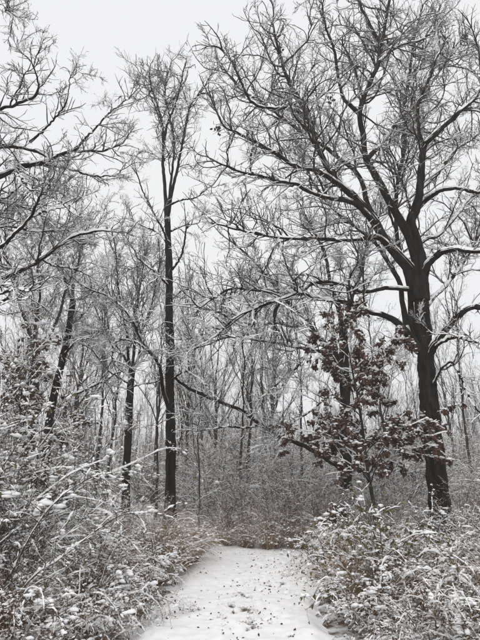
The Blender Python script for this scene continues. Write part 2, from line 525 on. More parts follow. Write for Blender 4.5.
ii = (np.arange(ny - 1)[:, None] * nx + np.arange(nx - 1)[None, :]).ravel()
o = mesh_obj('path', V, np.stack([ii, ii + 1, ii + nx + 1, ii + nx], -1), M['path'], attr={'bare': bare.ravel()})
tag(o, 'snow-covered woodland path with scuffed boot prints leading to the trees', 'path', kind='structure')

g = Geo()                                             # dead leaves dropped on the snow
n = 480
ly = 4.6 + 7.2 * rng.random(n) ** 1.1
near = rng.random(n) < .6
lx = path_c(ly) + np.where(near, rng.normal(.22, .28, n), rng.uniform(-.9, .95, n))
C = np.stack([lx, ly, H(lx, ly) + .066 + .012 * rng.random(n)], -1)
a = rng.random(n) * 6.28
leaves(g, C, np.stack([np.cos(a), np.sin(a), .15 * rng.normal(size=n)], -1), .014 + .042 * rng.random(n) ** 2, .010 + .025 * rng.random(n) ** 2, rng, .15)
tag(g.build('leaf_litter', M['litter'], smooth=False), 'small dark dead leaves scattered over the snowy path', 'leaves', kind='stuff')

# ------------------------------------------------------------------ twig sprays shared by the big trees
def spray_mesh(seed, twig, h, up=.12):
    """a metre of crooked branchlet along +X with its twigs, snow lying on top; bark and snow in one mesh"""
    rng = np.random.default_rng(seed)
    L0 = walk(rng, np.zeros((1, 3)), np.array([[1., 0, .05]]), np.array([1.4]), np.array([.013]), 12, .17, .03, .35)
    L1 = grow(rng, [L0], 12, .06, 1, .45, .2, .7, .85, up, .16, .03, 6, .65, .0055, .5)
    L2 = grow(rng, [L1, L0], 8.5, .12, 1, .45, .08, .3, .8, up, .13, .02, 4, .65, .0036, .4)
    g = Geo()
    for q, k in ((L0, 4), (L1, 3), (L2, 3)): tubes(g, *q, k)
    nb = sum(len(f) for f in g.f4)
    snow_on(g, *L0, rng, h * 1.4, .004, .75); snow_on(g, *L1, rng, h * 1.1, .0055, .85); snow_on(g, *L2, rng, h * .9, .0048, .82)
    F = np.concatenate(g.f4)
    o = mesh_obj('twig_spray', np.concatenate(g.v), F, [M[twig], M['snow']], mi=(np.arange(len(F)) >= nb).astype(int))
    me = o.data; bpy.data.objects.remove(o)
    return me
SPRAYS = [spray_mesh(500 + i, 'twig', .013) for i in range(7)]
def add_sprays(root, base, par, n, rng, up=.2, sc=(.7, 1.25), ang=.8):
    p, r = grow(rng, par, 30, .25, 1, .1, .2, .3, ang, up, 0, 0, 2, 1, .002, bias=.7, swing=.4, maxn=n)
    for q in p:
        d = nrm(q[1] - q[0])
        o = bpy.data.objects.new('twig_spray', SPRAYS[rng.integers(0, len(SPRAYS))]); COL.objects.link(o); o.parent = root
        o.location = q[0] - base
        o.rotation_euler = (rng.normal() * .5, -math.asin(float(np.clip(d[2], -.95, .95))), math.atan2(d[1], d[0]))
        k = rng.uniform(*sc); o.scale = (k, k * (1 if rng.random() < .5 else -1), k)

# ------------------------------------------------------------------ the big trees
def roots(px, Y, w0, w1, K=46, flare=1.5):
    p, r = limb(px, Y, Y, w0, w1, K, .008, flare=0)
    gz = float(H(p[0, 0, 0], p[0, 0, 1]))
    f = np.linspace(0, 1, K)
    p[0, :, 2] += (gz - .12 - p[0, 0, 2]) * (1 - sm(0, .35, f))
    r = r * (1 + (flare - 1) * np.exp(-(p[0, :, 2] - gz - .0) / .35).clip(0, 1.3))[None]
    return p, r

def traced_tree(name, label, trunk, limbs, seed, lv, bark='bark', twig='twig', group=None, snow=(.03, .016, .009), cover=.85, extra=None, cat='tree'):
    """trunk: (px, Y, w0, w1); limbs: (px, Y0, Y1, w0, w1)."""
    rng = np.random.default_rng(seed)
    tp, tr = roots(*trunk)
    base = tp[0, 0].copy(); base[2] = float(H(base[0], base[1]))
    root = empty(name, base, label, cat, group)
    g = Geo(); tubes(g, tp, tr, 60, .17, seed); g.build('trunk', M[bark], root, off=base)
    sn = Geo(); L1 = []
    for lb in limbs:
        op = lb[5] if len(lb) > 5 else {}
        p, r = limb(*lb[:5], rng=rng)
        r = r * lv.get('thin', 1.0)
        g = Geo(); tubes(g, p, r, 10); g.build('limb', M[bark], root, off=base)
        snow_on(sn, p, r, rng, snow[0], .004, op.get('cover', cover * .85), False)
        if op.get('kids', True): L1.append((p, r))
    g = Geo()
    rk = lv.get('rk', 1.0)
    L1k = L1[:len(L1) - lv.get('bare_last', 0)]
    L2p, L2r = grow(rng, L1k + ([(tp[:, len(tp[0]) // 2:], tr[:, len(tp[0]) // 2:])] if lv.get('on_trunk') else []), lv['d2'], lv.get('t2', .15), .99, lv.get('m2', .42), .5, lv.get('x2', 3.2), .9, lv.get('up2', .15), .23, lv.get('tr2', .02), 13, .7, .009 * rk, .5, .75, tip=.3)
    ends = []
    for p, r in L1[:len(L1) - lv.get('bare_last', 0)]:                                   # limbs go on into a spray beyond the traced end
        d = np.repeat(nrm(p[:, -1] - p[:, -4]), 3, 0) + rng.normal(size=(3, 3)) * .45
        ends.append(walk(rng, np.repeat(p[:, -1], 3, 0), nrm(d), rng.uniform(.8, 2.0, 3) * lv.get('tipl', 1.0), np.repeat(r[:, -1], 3) * .8, 12, .16, .03))
    for p, r in L1[len(L1k):]:
        ends.append(walk(rng, np.repeat(p[:, -6:-1].reshape(-1, 3), 3, 0), nrm(nrm(p[:, -1] - p[:, -4]) + rng.normal(size=(15, 3)) * .7), rng.uniform(.15, .4, 15), np.full(15, .006), 7, .25, 0))
    L2 = [(L2p, L2r)] + ends
    outer = [(p[:, int(p.shape[1] * lv.get('t3', .2)):], r[:, int(p.shape[1] * lv.get('t3', .2)):]) for p, r in L1k]
    L3 = [grow(rng, L2 + outer, lv['d3'], .12, 1, .42, .25, 1.2, .9, lv.get('up3', .2), .19, .03, 6, .65, .0055 * rk, .45, .9)]
    L4 = [grow(rng, L3 + L2, lv['d4'], .12, 1, .45, .10, .42, .85, lv.get('up4', .22), .15, .03, 4, .65, .0036 * rk, .4, .9, maxn=lv.get('max4', 14000))]
    for grp, s in ((L2, 5), (L3, 4), (L4, 3)):
        for p, r in grp:
            tubes(g, p, r, s)
    for p, r in L2: snow_on(sn, p, r, rng, snow[1], .004, cover)
    for p, r in L3: snow_on(sn, p, r, rng, snow[2] * 1.2, .0056, cover)
    for p, r in L4: snow_on(sn, p, r, rng, snow[2], .0050, cover)
    g.build('crown', M[twig], root, 'stuff', off=base)
    sn.build('snow', M['snow'], root, 'stuff', off=base)
    if lv.get('sprays'): add_sprays(root, base, L2 + outer, lv['sprays'], rng, lv.get('ups', .2), lv.get('ssc', (.7, 1.25)))
    if extra: extra(root, base, rng)
    return root

OY = 12.6
def oak_nests(root, base, rng):
    for (x, y, yy) in ((217, 128, OY - 1.5), (466, 37, OY - 1), (331, 98, OY - .5), (279, 50, OY - .5)):
        c, m = P(x, y, yy); g = Geo(); n = 16
        leaves(g, c + rng.normal(size=(n, 3)) * .05, rng.normal(size=(n, 3)) + np.array([0, 0, -.8]), rng.uniform(.08, .13, n), rng.uniform(.05, .08, n), rng)
        g.build('leaf_cluster', M['litter'], root, 'stuff', smooth=False, off=base)

oak_limbs = [
    ([(421, 300), (420, 262), (416, 243), (411, 222), (417, 205), (420, 190), (422, 165), (424, 147), (430, 139), (442, 128), (457, 114), (477, 96), (490, 70)], OY, OY - 1.5, 14, 2.5),
    ([(418, 262), (410, 238), (400, 220), (392, 206), (378, 180), (366, 159), (363, 134), (360, 111), (369, 85), (379, 61), (382, 41), (386, 20), (392, -15)], OY, OY + .6, 10, 2.5),
    ([(419, 300), (413, 275), (400, 258), (385, 240), (370, 215), (355, 198), (340, 184), (328, 168), (318, 148), (308, 118), (298, 96), (287, 78), (279, 52), (273, 25)], OY, OY - .8, 13, 2),
    ([(355, 197), (337, 183), (317, 171), (295, 166), (283, 158), (270, 150), (255, 142), (238, 133), (225, 127), (215, 108)], OY - .4, OY - 2.4, 6.5, 2),
    ([(378, 226), (357, 205), (340, 199), (325, 197), (308, 191), (296, 184), (273, 180), (258, 175), (238, 171), (215, 161)], OY - .2, OY - 2.0, 6.5, 2),
    ([(392, 250), (378, 237), (360, 239), (340, 240), (317, 239), (287, 238), (264, 235), (244, 231), (217, 224)], OY - .2, OY - 2.8, 6, 2),
    ([(376, 223), (366, 200), (363, 185), (354, 170), (340, 159), (322, 145), (308, 138), (285, 120), (262, 102), (242, 90), (225, 70)], OY - .3, OY + 2.0, 6, 2),
    ([(423, 285), (426, 268), (433, 259), (442, 252), (457, 249), (480, 251), (515, 238)], OY, OY - 1.4, 8, 4),
    ([(417, 245), (428, 238), (439, 235), (457, 215), (468, 200), (482, 190), (505, 170)], OY, OY + 1.6, 4.5, 2.5),
    ([(417, 208), (428, 198), (439, 191), (457, 188), (480, 192), (500, 180)], OY, OY - 1.2, 6, 3),
    ([(426, 362), (435, 344), (448, 327), (460, 315), (471, 307), (485, 307), (515, 295)], OY, OY - 1.2, 8, 5),
    ([(428, 352), (442, 342), (457, 337), (465, 339), (480, 343), (505, 350)], OY, OY - 2.2, 3.5, 2.5),
    ([(424, 312), (433, 298), (448, 283), (465, 260), (480, 232), (492, 205)], OY, OY + 3.0, 5, 2.5),
    ([(419, 291), (405, 289), (392, 288), (381, 289), (363, 292), (340, 283), (314, 283), (299, 292), (270, 292), (244, 289), (229, 289), (215, 298), (200, 307)], OY, OY - 1.2, 5, 2, dict(cover=.6)),
    ([(421, 352), (407, 333), (395, 321), (384, 315), (369, 311), (355, 305), (340, 301), (317, 298), (302, 293), (285, 298), (262, 306), (240, 315), (222, 330)], OY, OY - 1.6, 7.5, 2, dict(cover=.6)),
    ([(420, 352), (408, 330), (403, 305), (399, 282), (388, 262), (375, 243), (350, 222), (330, 205), (312, 180), (300, 150)], OY, OY + 3.2, 7, 2.2),
    ([(420, 345), (412, 322), (410, 290), (405, 268), (398, 245), (396, 215), (398, 180), (405, 145), (404, 110), (410, 70), (415, 30)], OY, OY + 2.4, 7, 2.5),
    ([(424, 147), (419, 130), (418, 105), (428, 82), (436, 60), (446, 40)], OY - .8, OY - 1.8, 4, 2),
    ([(361, 115), (350, 105), (343, 97), (338, 75), (334, 50), (326, 28), (322, 5)], OY + .2, OY - .8, 4.5, 2),
    ([(378, 63), (392, 50), (405, 44), (425, 38), (440, 20)], OY + .3, OY + 1.5, 3.5, 2),
    ([(308, 118), (290, 108), (270, 108), (252, 102), (240, 80), (232, 62), (222, 50)], OY - .6, OY - 1.8, 4, 2),
    ([(381, 45), (370, 25), (360, 5), (352, -20)], OY + .4, OY - .4, 3.5, 2),
    ([(366, 160), (385, 140), (400, 118), (420, 100), (440, 70), (460, 45)], OY + .1, OY + 2.8, 4.5, 2),
    ([(420, 190), (440, 170), (455, 150), (470, 140), (490, 125)], OY - .4, OY + 1.5, 4, 2.5),
    ([(430, 395), (438, 375), (450, 362), (462, 380), (470, 400), (482, 415)], OY, OY - 1.6, 3, 1.6),
]
traced_tree('oak_tree', 'massive dark oak with wide snow-lined spreading limbs, right of the path', ([(441, 525), (438, 490), (435, 460), (431, 420), (427, 375), (424, 340), (422, 305), (421, 280)], OY, 22.5, 11.5, 110, 1.35),
            oak_limbs, 21, snow=(.026, .018, .013), lv=dict(d2=4.0, d3=4.0, d4=4.0, max4=17000, x2=2.4, thin=.96, t2=.24, t3=.34, sprays=300, ssc=(.4, .75), tipl=.55), cover=.9, extra=oak_nests)

BY = 17.0
traced_tree('oak_tree', 'smaller oak behind the red-leaved sapling, one long low limb reaching left', ([(346, 535), (346, 480), (346, 430), (345, 390), (344, 360), (343, 330)], BY, 12.5, 8, 60, 1.3), [
    ([(346, 475), (338, 466), (328, 460), (308, 448), (279, 435), (261, 425), (244, 412), (220, 402), (200, 394), (182, 384), (170, 372)], BY, BY - 2.2, 6, 2.8, dict(cover=.25, kids=False)),
    ([(344, 375), (336, 355), (325, 343), (308, 324), (296, 310), (285, 299), (270, 280), (255, 262), (236, 245)], BY, BY - 1.5, 7, 2),
    ([(344, 385), (335, 362), (325, 353), (296, 347), (279, 343), (258, 340), (229, 337), (200, 347), (180, 352)], BY, BY - 3, 5, 2),
    ([(308, 324), (290, 326), (279, 323), (255, 324), (235, 320), (214, 310)], BY - .6, BY - 2, 4.5, 1.8),
    ([(343, 335), (338, 305), (330, 280), (325, 255), (316, 235), (305, 215)], BY, BY + 2, 6, 2),
    ([(343, 335), (350, 305), (360, 275), (366, 250), (372, 225)], BY, BY + 1, 6, 2),
    ([(325, 343), (310, 350), (299, 365), (285, 378), (268, 392)], BY - .5, BY - 2.5, 3, 1.5),
    ([(344, 390), (356, 372), (372, 362), (392, 352), (405, 340)], BY, BY + 2.5, 4, 2),
    ([(261, 425), (245, 428), (228, 427), (205, 430)], BY - 1.2, BY - 2.4, 2.5, 1.4),
    ([(343, 400), (330, 395), (315, 408), (300, 418), (283, 428)], BY, BY - 2.5, 2.5, 1.4),
], 33, dict(d2=2.8, d3=4.2, d4=5, max4=8000, x2=2.2, thin=.9, sprays=190, ssc=(.5, .9), tipl=.7, ups=.05), cover=.78, snow=(.020, .014, .011))

CY = 15.0
traced_tree('tall_tree', 'tall straight dark tree with narrow upright crown, left of the path', ([(170, 548), (170, 500), (171, 450), (170, 400), (170, 350), (169, 310), (169, 270), (168, 235), (167, 205)], CY, 11.5, 5.5, 90, 1.25), [
    ([(167, 212), (165, 190), (163, 160), (163, 132), (159, 110), (152, 90), (149, 74)], CY, CY + .4, 5, 1.6),
    ([(168, 214), (171, 196), (176, 175), (181, 150), (186, 125), (190, 106), (200, 94)], CY, CY - .6, 4.5, 1.6),
    ([(164, 140), (168, 122), (174, 108), (179, 92), (184, 68)], CY + .2, CY - .6, 3, 1.5),
    ([(169, 245), (162, 228), (155, 215), (145, 196), (138, 178)], CY, CY - 1.0, 3, 1.5),
    ([(169, 205), (182, 200), (195, 198), (203, 192), (211, 186)], CY, CY - .8, 2.6, 1.3),
    ([(172, 270), (180, 258), (184, 245), (186, 229)], CY, CY - .3, 2.6, 1.8),
    ([(170, 288), (160, 276), (150, 268), (138, 258), (134, 250)], CY, CY - 1.2, 2.8, 1.2),
    ([(169, 408), (163, 390), (161, 372), (153, 355), (142, 342), (133, 322), (120, 305), (105, 295), (92, 290)], CY, CY - 2, 5, 1.8),
    ([(153, 355), (140, 345), (130, 340), (114, 343), (112, 360)], CY - .9, CY - 2, 2.5, 1.5),
    ([(168, 214), (170, 190), (173, 165), (174, 140), (170, 118), (165, 95), (167, 72)], CY, CY + 1.0, 3.5, 1.5),
    ([(170, 250), (160, 234), (148, 228), (135, 222), (130, 215)], CY, CY + 1.2, 2.2, 1.2),
    ([(169, 232), (185, 225), (198, 223), (203, 212)], CY, CY + .8, 2.2, 1.2),
    ([(171, 300), (183, 290), (195, 292), (208, 300)], CY, CY + .8, 2.2, 1.2),
    ([(171, 380), (185, 372), (200, 380), (212, 392)], CY, CY - 1.3, 2.2, 1.2),
], 44, dict(d2=3.4, d3=4.4, d4=5, max4=9000, x2=1.7, up2=.2, up3=.25, up4=.3, m2=.42, tipl=.6, thin=.85, rk=.9, sprays=80, ups=.3, ssc=(.3, .6)), cover=.85, snow=(.02, .014, .011))

LY = 8.6
traced_tree('oak_tree', 'oak at the left edge whose snow-lined limbs reach in from outside', ([(-105, 600), (-98, 480), (-92, 380), (-86, 280), (-80, 200), (-74, 120)], LY, 44, 22, 40, 1.3), [
    ([(-82, 215), (-55, 200), (-25, 187), (0, 176), (17, 169), (37, 163), (50, 159), (60, 155), (75, 151), (100, 151), (118, 146)], LY, LY + .6, 11, 2),
    ([(37, 164), (55, 166), (72, 170), (90, 175), (112, 176), (122, 170)], LY + .4, LY + 1.6, 4, 1.4),
    ([(-78, 160), (-40, 150), (0, 147), (15, 147), (37, 152), (48, 158)], LY, LY + .4, 6, 3),
    ([(-77, 150), (-35, 122), (0, 110), (25, 101), (37, 94), (38, 80), (32, 64)], LY, LY - .8, 6, 1.6),
    ([(30, 142), (47, 127), (60, 112), (67, 100), (70, 77)], LY + .3, LY - .4, 3, 1.2),
    ([(75, 150), (86, 138), (97, 127), (107, 115), (120, 105), (131, 96)], LY + .5, LY + 1.4, 3, 1.3),
    ([(-86, 300), (-50, 292), (-20, 285), (0, 279), (25, 267), (40, 260), (57, 247), (75, 236), (100, 231), (120, 232)], LY, LY + 1.4, 12, 2),
    ([(-84, 275), (-40, 262), (0, 247), (12, 237), (30, 217), (40, 197), (50, 188)], LY, LY - .8, 7, 2),
    ([(17, 170), (24, 182), (33, 191), (52, 197), (62, 203)], LY + .2, LY - .6, 3.5, 1.6),
    ([(30, 217), (50, 210), (68, 206), (85, 195)], LY - .4, LY + .8, 3, 1.4),
    ([(-86, 290), (-40, 300), (-10, 296), (14, 290), (30, 292)], LY, LY - 1.4, 6, 2),
    ([(-78, 170), (-40, 180), (-5, 200), (18, 205), (40, 215)], LY, LY + 2, 6, 2),
    ([(-80, 210), (-45, 225), (-12, 228), (8, 218), (30, 190)], LY, LY + 2.4, 6, 2),
    ([(-84, 260), (-45, 245), (-15, 232), (10, 226), (35, 232), (58, 228), (78, 218)], LY, LY + 2.8, 6, 1.6),
    ([(-86, 310), (-45, 312), (-15, 305), (8, 298), (28, 278), (50, 275)], LY, LY + 2.2, 6, 1.6),
    ([(-84, 240), (-45, 215), (-20, 205), (5, 198), (26, 182), (50, 180)], LY, LY + 1.4, 5, 1.5),
    ([(40, 258), (52, 265), (70, 268), (88, 275)], LY + .8, LY + 2, 2.6, 1.3),
    ([(-72, 130), (-50, 60), (-20, 5), (-5, -28), (6, -18), (9, 0), (6, 11)], LY, LY - 1.6, 5, 1.3),
], 55, dict(d2=2.4, d3=4.2, d4=5, max4=9000, x2=1.3, bare_last=1, tipl=.4, up2=.02, up3=.1, thin=.8, rk=.7, sprays=160, ups=.12, ssc=(.3, .55)), cover=.85, snow=(.03, .016, .009))

EY = 13.5
traced_tree('forked_tree', 'forked tree with pale snow in its crotch behind the left shrubs', ([(34, 520), (34, 470), (34, 420), (35, 380), (34, 350)], EY, 9, 7.5, 40, 1.2), [
    ([(34, 358), (31, 340), (27, 325), (20, 305), (15, 280), (6, 255)], EY, EY - .8, 5.5, 1.8),
    ([(35, 358), (42, 340), (50, 335), (60, 312), (66, 290), (78, 265)], EY, EY + .6, 5, 1.8),
    ([(34, 355), (35, 330), (38, 312), (40, 290), (38, 262), (45, 235)], EY, EY + 1.2, 4.5, 1.8),
    ([(35, 400), (22, 380), (8, 365), (-5, 360)], EY, EY - .8, 3, 1.5),
], 66, dict(d2=3.0, d3=4.2, d4=5.5, max4=4500, x2=1.7, up2=.25, thin=.9, sprays=80, ssc=(.5, .9)), 'bark_grey', 'twig', cover=.95, snow=(.04, .018, .01))
traced_tree('leaning_tree', 'dark trunk leaning right, close behind the forked tree at left', ([(43, 530), (45, 480), (47, 440), (53, 400), (62, 362), (69, 330), (73, 300)], EY + 1.2, 8.5, 5.5, 50, 1.2), [
    ([(72, 305), (74, 280), (80, 255), (84, 235)], EY + 1.2, EY + 1.6, 4, 1.5),
    ([(64, 355), (76, 342), (90, 338), (100, 335)], EY + 1.2, EY + .2, 2.5, 1.2),
    ([(62, 362), (54, 345), (48, 335), (40, 318)], EY + 1.2, EY + 2.2, 3, 1.4),
    ([(70, 325), (85, 312), (95, 300), (106, 285)], EY + 1.2, EY + 2.2, 3, 1.4),
    ([(73, 305), (66, 285), (62, 268), (55, 250)], EY + 1.2, EY + .4, 3, 1.4),
    ([(62, 398), (80, 392), (95, 385), (104, 381)], EY + 1.2, EY + .2, 3, 2.2),
], 67, dict(d2=3.0, d3=4.2, d4=5.5, max4=4500, x2=1.7, up2=.25, thin=.9, sprays=80, ssc=(.5, .9)), 'bark', 'twig', cover=.95)
DY = 18.0
traced_tree('straight_tree', 'dark tree splitting into upright stems halfway up, second trunk left of path', ([(125, 538), (126, 490), (128, 440), (130, 395), (132, 365)], DY, 8, 6.5, 44, 1.2), [
    ([(131, 372), (128, 355), (127, 335), (122, 310), (118, 285), (116, 262)], DY, DY - .6, 4, 1.6),
    ([(132, 372), (134, 350), (135, 325), (138, 300), (142, 275), (145, 252)], DY, DY + .6, 4, 1.6),
    ([(132, 372), (139, 355), (141, 335), (150, 310), (156, 285), (160, 262)], DY, DY - .2, 3.6, 1.5),
    ([(131, 385), (120, 378), (110, 372), (100, 360), (92, 350)], DY, DY - 1.6, 2.6, 1.3),
    ([(132, 387), (142, 384), (155, 382), (162, 378)], DY, DY - 1.2, 2.2, 1.2),
    ([(131, 370), (120, 350), (108, 335), (98, 315), (92, 295)], DY, DY + 1.4, 3, 1.3),
], 68, dict(d2=3.2, d3=4.2, d4=5.5, max4=6000, x2=2.4, up2=.6, up3=.4, m2=.5, thin=.85, sprays=100, ups=.4, ssc=(.5, .9)), 'bark', 'twig', cover=.9)

# ------------------------------------------------------------------ woods behind: a few kinds, many individuals
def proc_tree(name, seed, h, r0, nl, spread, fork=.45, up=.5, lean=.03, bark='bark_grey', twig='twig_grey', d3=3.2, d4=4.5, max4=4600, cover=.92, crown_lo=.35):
    rng = np.random.default_rng(seed)
    K = 30
    root = empty(name, (0, -500, 0))
    p = np.zeros((1, K, 3)); f = np.linspace(0, 1, K)
    p[0, :, 2] = f * h - .15
    wob = np.cumsum(rng.normal(size=(K, 2)) * .06, 0)
    p[0, :, :2] = wob * np.linspace(.2, 1, K)[:, None] + np.array([lean, lean * .5]) * (f * h)[:, None]
    r = (r0 * (1 - .86 * f) * (1 + .35 * np.exp(-f * h / .35)))[None]
    g = Geo(); tubes(g, p, r, 10); g.build('trunk', M[bark], root)
    par = [(p, r)]
    L1 = grow(rng, par, nl / h, crown_lo, .97, spread, .8, h * .45, .7, up, .09, .035, 16, .55, .015, .55, .8, tip=.25, swing=.2)
    L1b = grow(rng, par, 5 / h, .15, .5, .12, .5, 2.0, 1.2, .1, .12, .0, 12, .3, .008, .3)
    L2 = grow(rng, [L1, L1b], 1.5, .15, 1, .40, .4, 2.4, .75, up * .5, .14, .03, 10, .6, .007, .5, .8)
    L3 = grow(rng, [L2, L1], d3, .15, 1, .42, .25, 1.0, .8, .22, .22, .03, 6, .6, .0042, .5, maxn=max4 // 2)
    L4 = grow(rng, [L3, L2], d4, .15, 1, .45, .15, .5, .8, .22, .24, .03, 4, .6, .0033, .4, maxn=max4)
    g = Geo(); sn = Geo()
    for (q, s) in ((L1, 6), (L1b, 4), (L2, 4), (L3, 3), (L4, 3)): tubes(g, *q, s)
    snow_on(sn, *L1, rng, .025, .006, cover); snow_on(sn, *L1b, rng, .02, .006, cover)
    snow_on(sn, *L2, rng, .018, .006, cover); snow_on(sn, *L3, rng, .014, .005, cover); snow_on(sn, *L4, rng, .011, .0045, cover)
    g.build('crown', M[twig], root, 'stuff'); sn.build('snow', M['snow'], root, 'stuff')
    root['category'] = 'tree'
    return root

KINDS = [
    proc_tree('slender_tree', 101, 13, .085, 26, .34, up=.7),
    proc_tree('slender_tree', 102, 13, .10, 30, .38, up=.45, crown_lo=.3),
    proc_tree('vase_tree', 103, 12, .10, 34, .55, up=.9, crown_lo=.28, max4=4500),
    proc_tree('slender_tree', 104, 10, .06, 20, .30, up=.55, lean=-.05, crown_lo=.3),
    proc_tree('spreading_tree', 105, 12, .14, 32, .55, up=.3, crown_lo=.28, max4=4500),
    proc_tree('thin_tree', 106, 7, .035, 18, .3, up=.5, lean=.06, crown_lo=.2, max4=1800),
]
used = set()
def put(kind, loc, rz, sc, label, group=None):
    src = KINDS[kind]
    if kind not in used:
        used.add(kind); o = src
        o.location = loc; o.rotation_euler = (0, 0, rz); o.scale = (sc, sc, sc); o['label'] = label
        if group: o['group'] = group
        return o
    return copy_tree(src, loc, rz, sc, label, group)

named = [   # px, base py, depth, kind, scale, spin, label
    (241, 530, 19, 3, 1.0, .3, 'slim dark tree leaning left, standing behind the end of the path'),
    (199, 545, 15.5, 5, .85, 2.0, 'very thin sapling just right of the tall straight tree'),
    (155, 525, 20, 3, .9, 4.0, 'thin tree between the two dark trunks left of the path'),
    (94, 500, 23, 0, 1.0, 1.0, 'grey slender tree left of the second dark trunk'),
    (104, 498, 27, 1, .9, 5.0, 'grey tree just right of the slender one, above the left shrubs'),
    (268, 505, 28, 0, 1.1, 2.5, 'paired grey trunk beyond the brown thicket at the path end'),
    (275, 505, 30, 1, .95, .9, 'grey trunk close right of the paired one beyond the thicket'),
    (185, 515, 26, 2, 1.0, 3.0, 'dark grey vase-shaped tree just right behind the tall straight tree'),
    (152, 505, 32, 2, 1.15, 0.5, 'vase-shaped tree fanning up behind the two dark trunks'),
    (215, 510, 30, 4, .95, 1.5, 'spreading grey tree above the bend of the path'),
    (475, 500, 24, 0, .9, 3.7, 'slender grey tree at the right edge beyond the big oak'),
    (460, 500, 32, 2, 1.0, 1.3, 'vase-shaped pale tree in the gap right of the big oak'),
    (305, 510, 24, 3, 1.1, 5.5, 'thin grey tree left of the red-leaved sapling'),
    (395, 500, 22, 1, .8, 2.2, 'grey tree between the red-leaved sapling and the big oak'),
    (68, 505, 26, 4, 1.0, 4.4, 'spreading tree behind the leaning trunk at left'),
    (10, 500, 22, 2, .9, 2.9, 'pale vase-shaped tree at the left edge behind the shrubs'),
]
occ = []
for px, py, Yd, kd, s, rz, lab in named:
    q, m = P(px, py, Yd)
    put(kd, (q[0], Yd, float(H(q[0], Yd))), rz, s, lab); occ.append((q[0], Yd))
rng = np.random.default_rng(77)
far_lab = ['slender bare tree', 'bare tree with long side branches', 'vase-shaped pale tree', 'thin leaning tree', 'broad spreading bare tree', 'thin sapling']
def where(x, y):
    c = 240 + F_PX * x / (y * math.cos(TILT))
    z = [(18, 'at the left edge'), (60, 'behind the forked tree at left'), (122, 'left of the second dark trunk'), (166, 'between the two dark trunks'), (205, 'just right of the tall straight tree'), (250, 'beyond the path bend'), (312, 'beyond the brown thicket'), (380, 'behind the red-leaved sapling'), (430, 'just left of the big oak'), (9999, 'right of the big oak')]
    return next(n for lim, n in z if c < lim)
def depth_word(y):
    return 'near the front' if y < 32 else 'midway back' if y < 50 else 'far back'
cnt = 0
while cnt < 105:
    Yd = 23 + 54 * rng.random() ** .72
    x = (rng.random() * 2 - 1) * (Yd * .56 + 1.5)
    if any((x - a) ** 2 + (Yd - b) ** 2 < 1.4 for a, b in occ): continue
    if abs(x - path_c(Yd)) < 1.8: continue
    kd = int(rng.choice(6, p=[.14, .16, .22, .14, .18, .16]))
    occ.append((x, Yd)); cnt += 1
    put(kd, (x, Yd, float(H(x, Yd))), rng.random() * 6.28, rng.uniform(.75, 1.12), far_lab[kd] + ' ' + where(x, Yd) + ', ' + depth_word(Yd), 'bare trees in the far woods').rotation_euler = (rng.normal() * .05, rng.normal() * .06, rng.random() * 6.28)

# the wood beyond them reads as one grey mass
g = Geo(); sn = Geo(); rng = np.random.default_rng(78)
nf = 360
Yd = 62 + 80 * rng.random(nf); x = (rng.random(nf) * 2 - 1) * (Yd * .6)
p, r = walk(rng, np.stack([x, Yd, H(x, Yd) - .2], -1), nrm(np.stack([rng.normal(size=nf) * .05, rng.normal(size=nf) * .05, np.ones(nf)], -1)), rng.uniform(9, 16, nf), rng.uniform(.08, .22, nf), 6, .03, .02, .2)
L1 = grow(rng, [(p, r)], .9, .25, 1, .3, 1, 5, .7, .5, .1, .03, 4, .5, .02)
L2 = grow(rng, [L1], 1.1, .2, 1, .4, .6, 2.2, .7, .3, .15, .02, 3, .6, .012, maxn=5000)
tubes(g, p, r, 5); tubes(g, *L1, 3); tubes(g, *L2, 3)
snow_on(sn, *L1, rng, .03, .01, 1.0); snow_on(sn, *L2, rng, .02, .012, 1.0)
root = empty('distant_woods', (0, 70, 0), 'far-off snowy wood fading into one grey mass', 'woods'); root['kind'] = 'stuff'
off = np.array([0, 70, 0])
g.build('trunks_and_branches', M['twig_grey'], root, 'stuff', off=off); sn.build('snow', M['snow'], root, 'stuff', off=off)

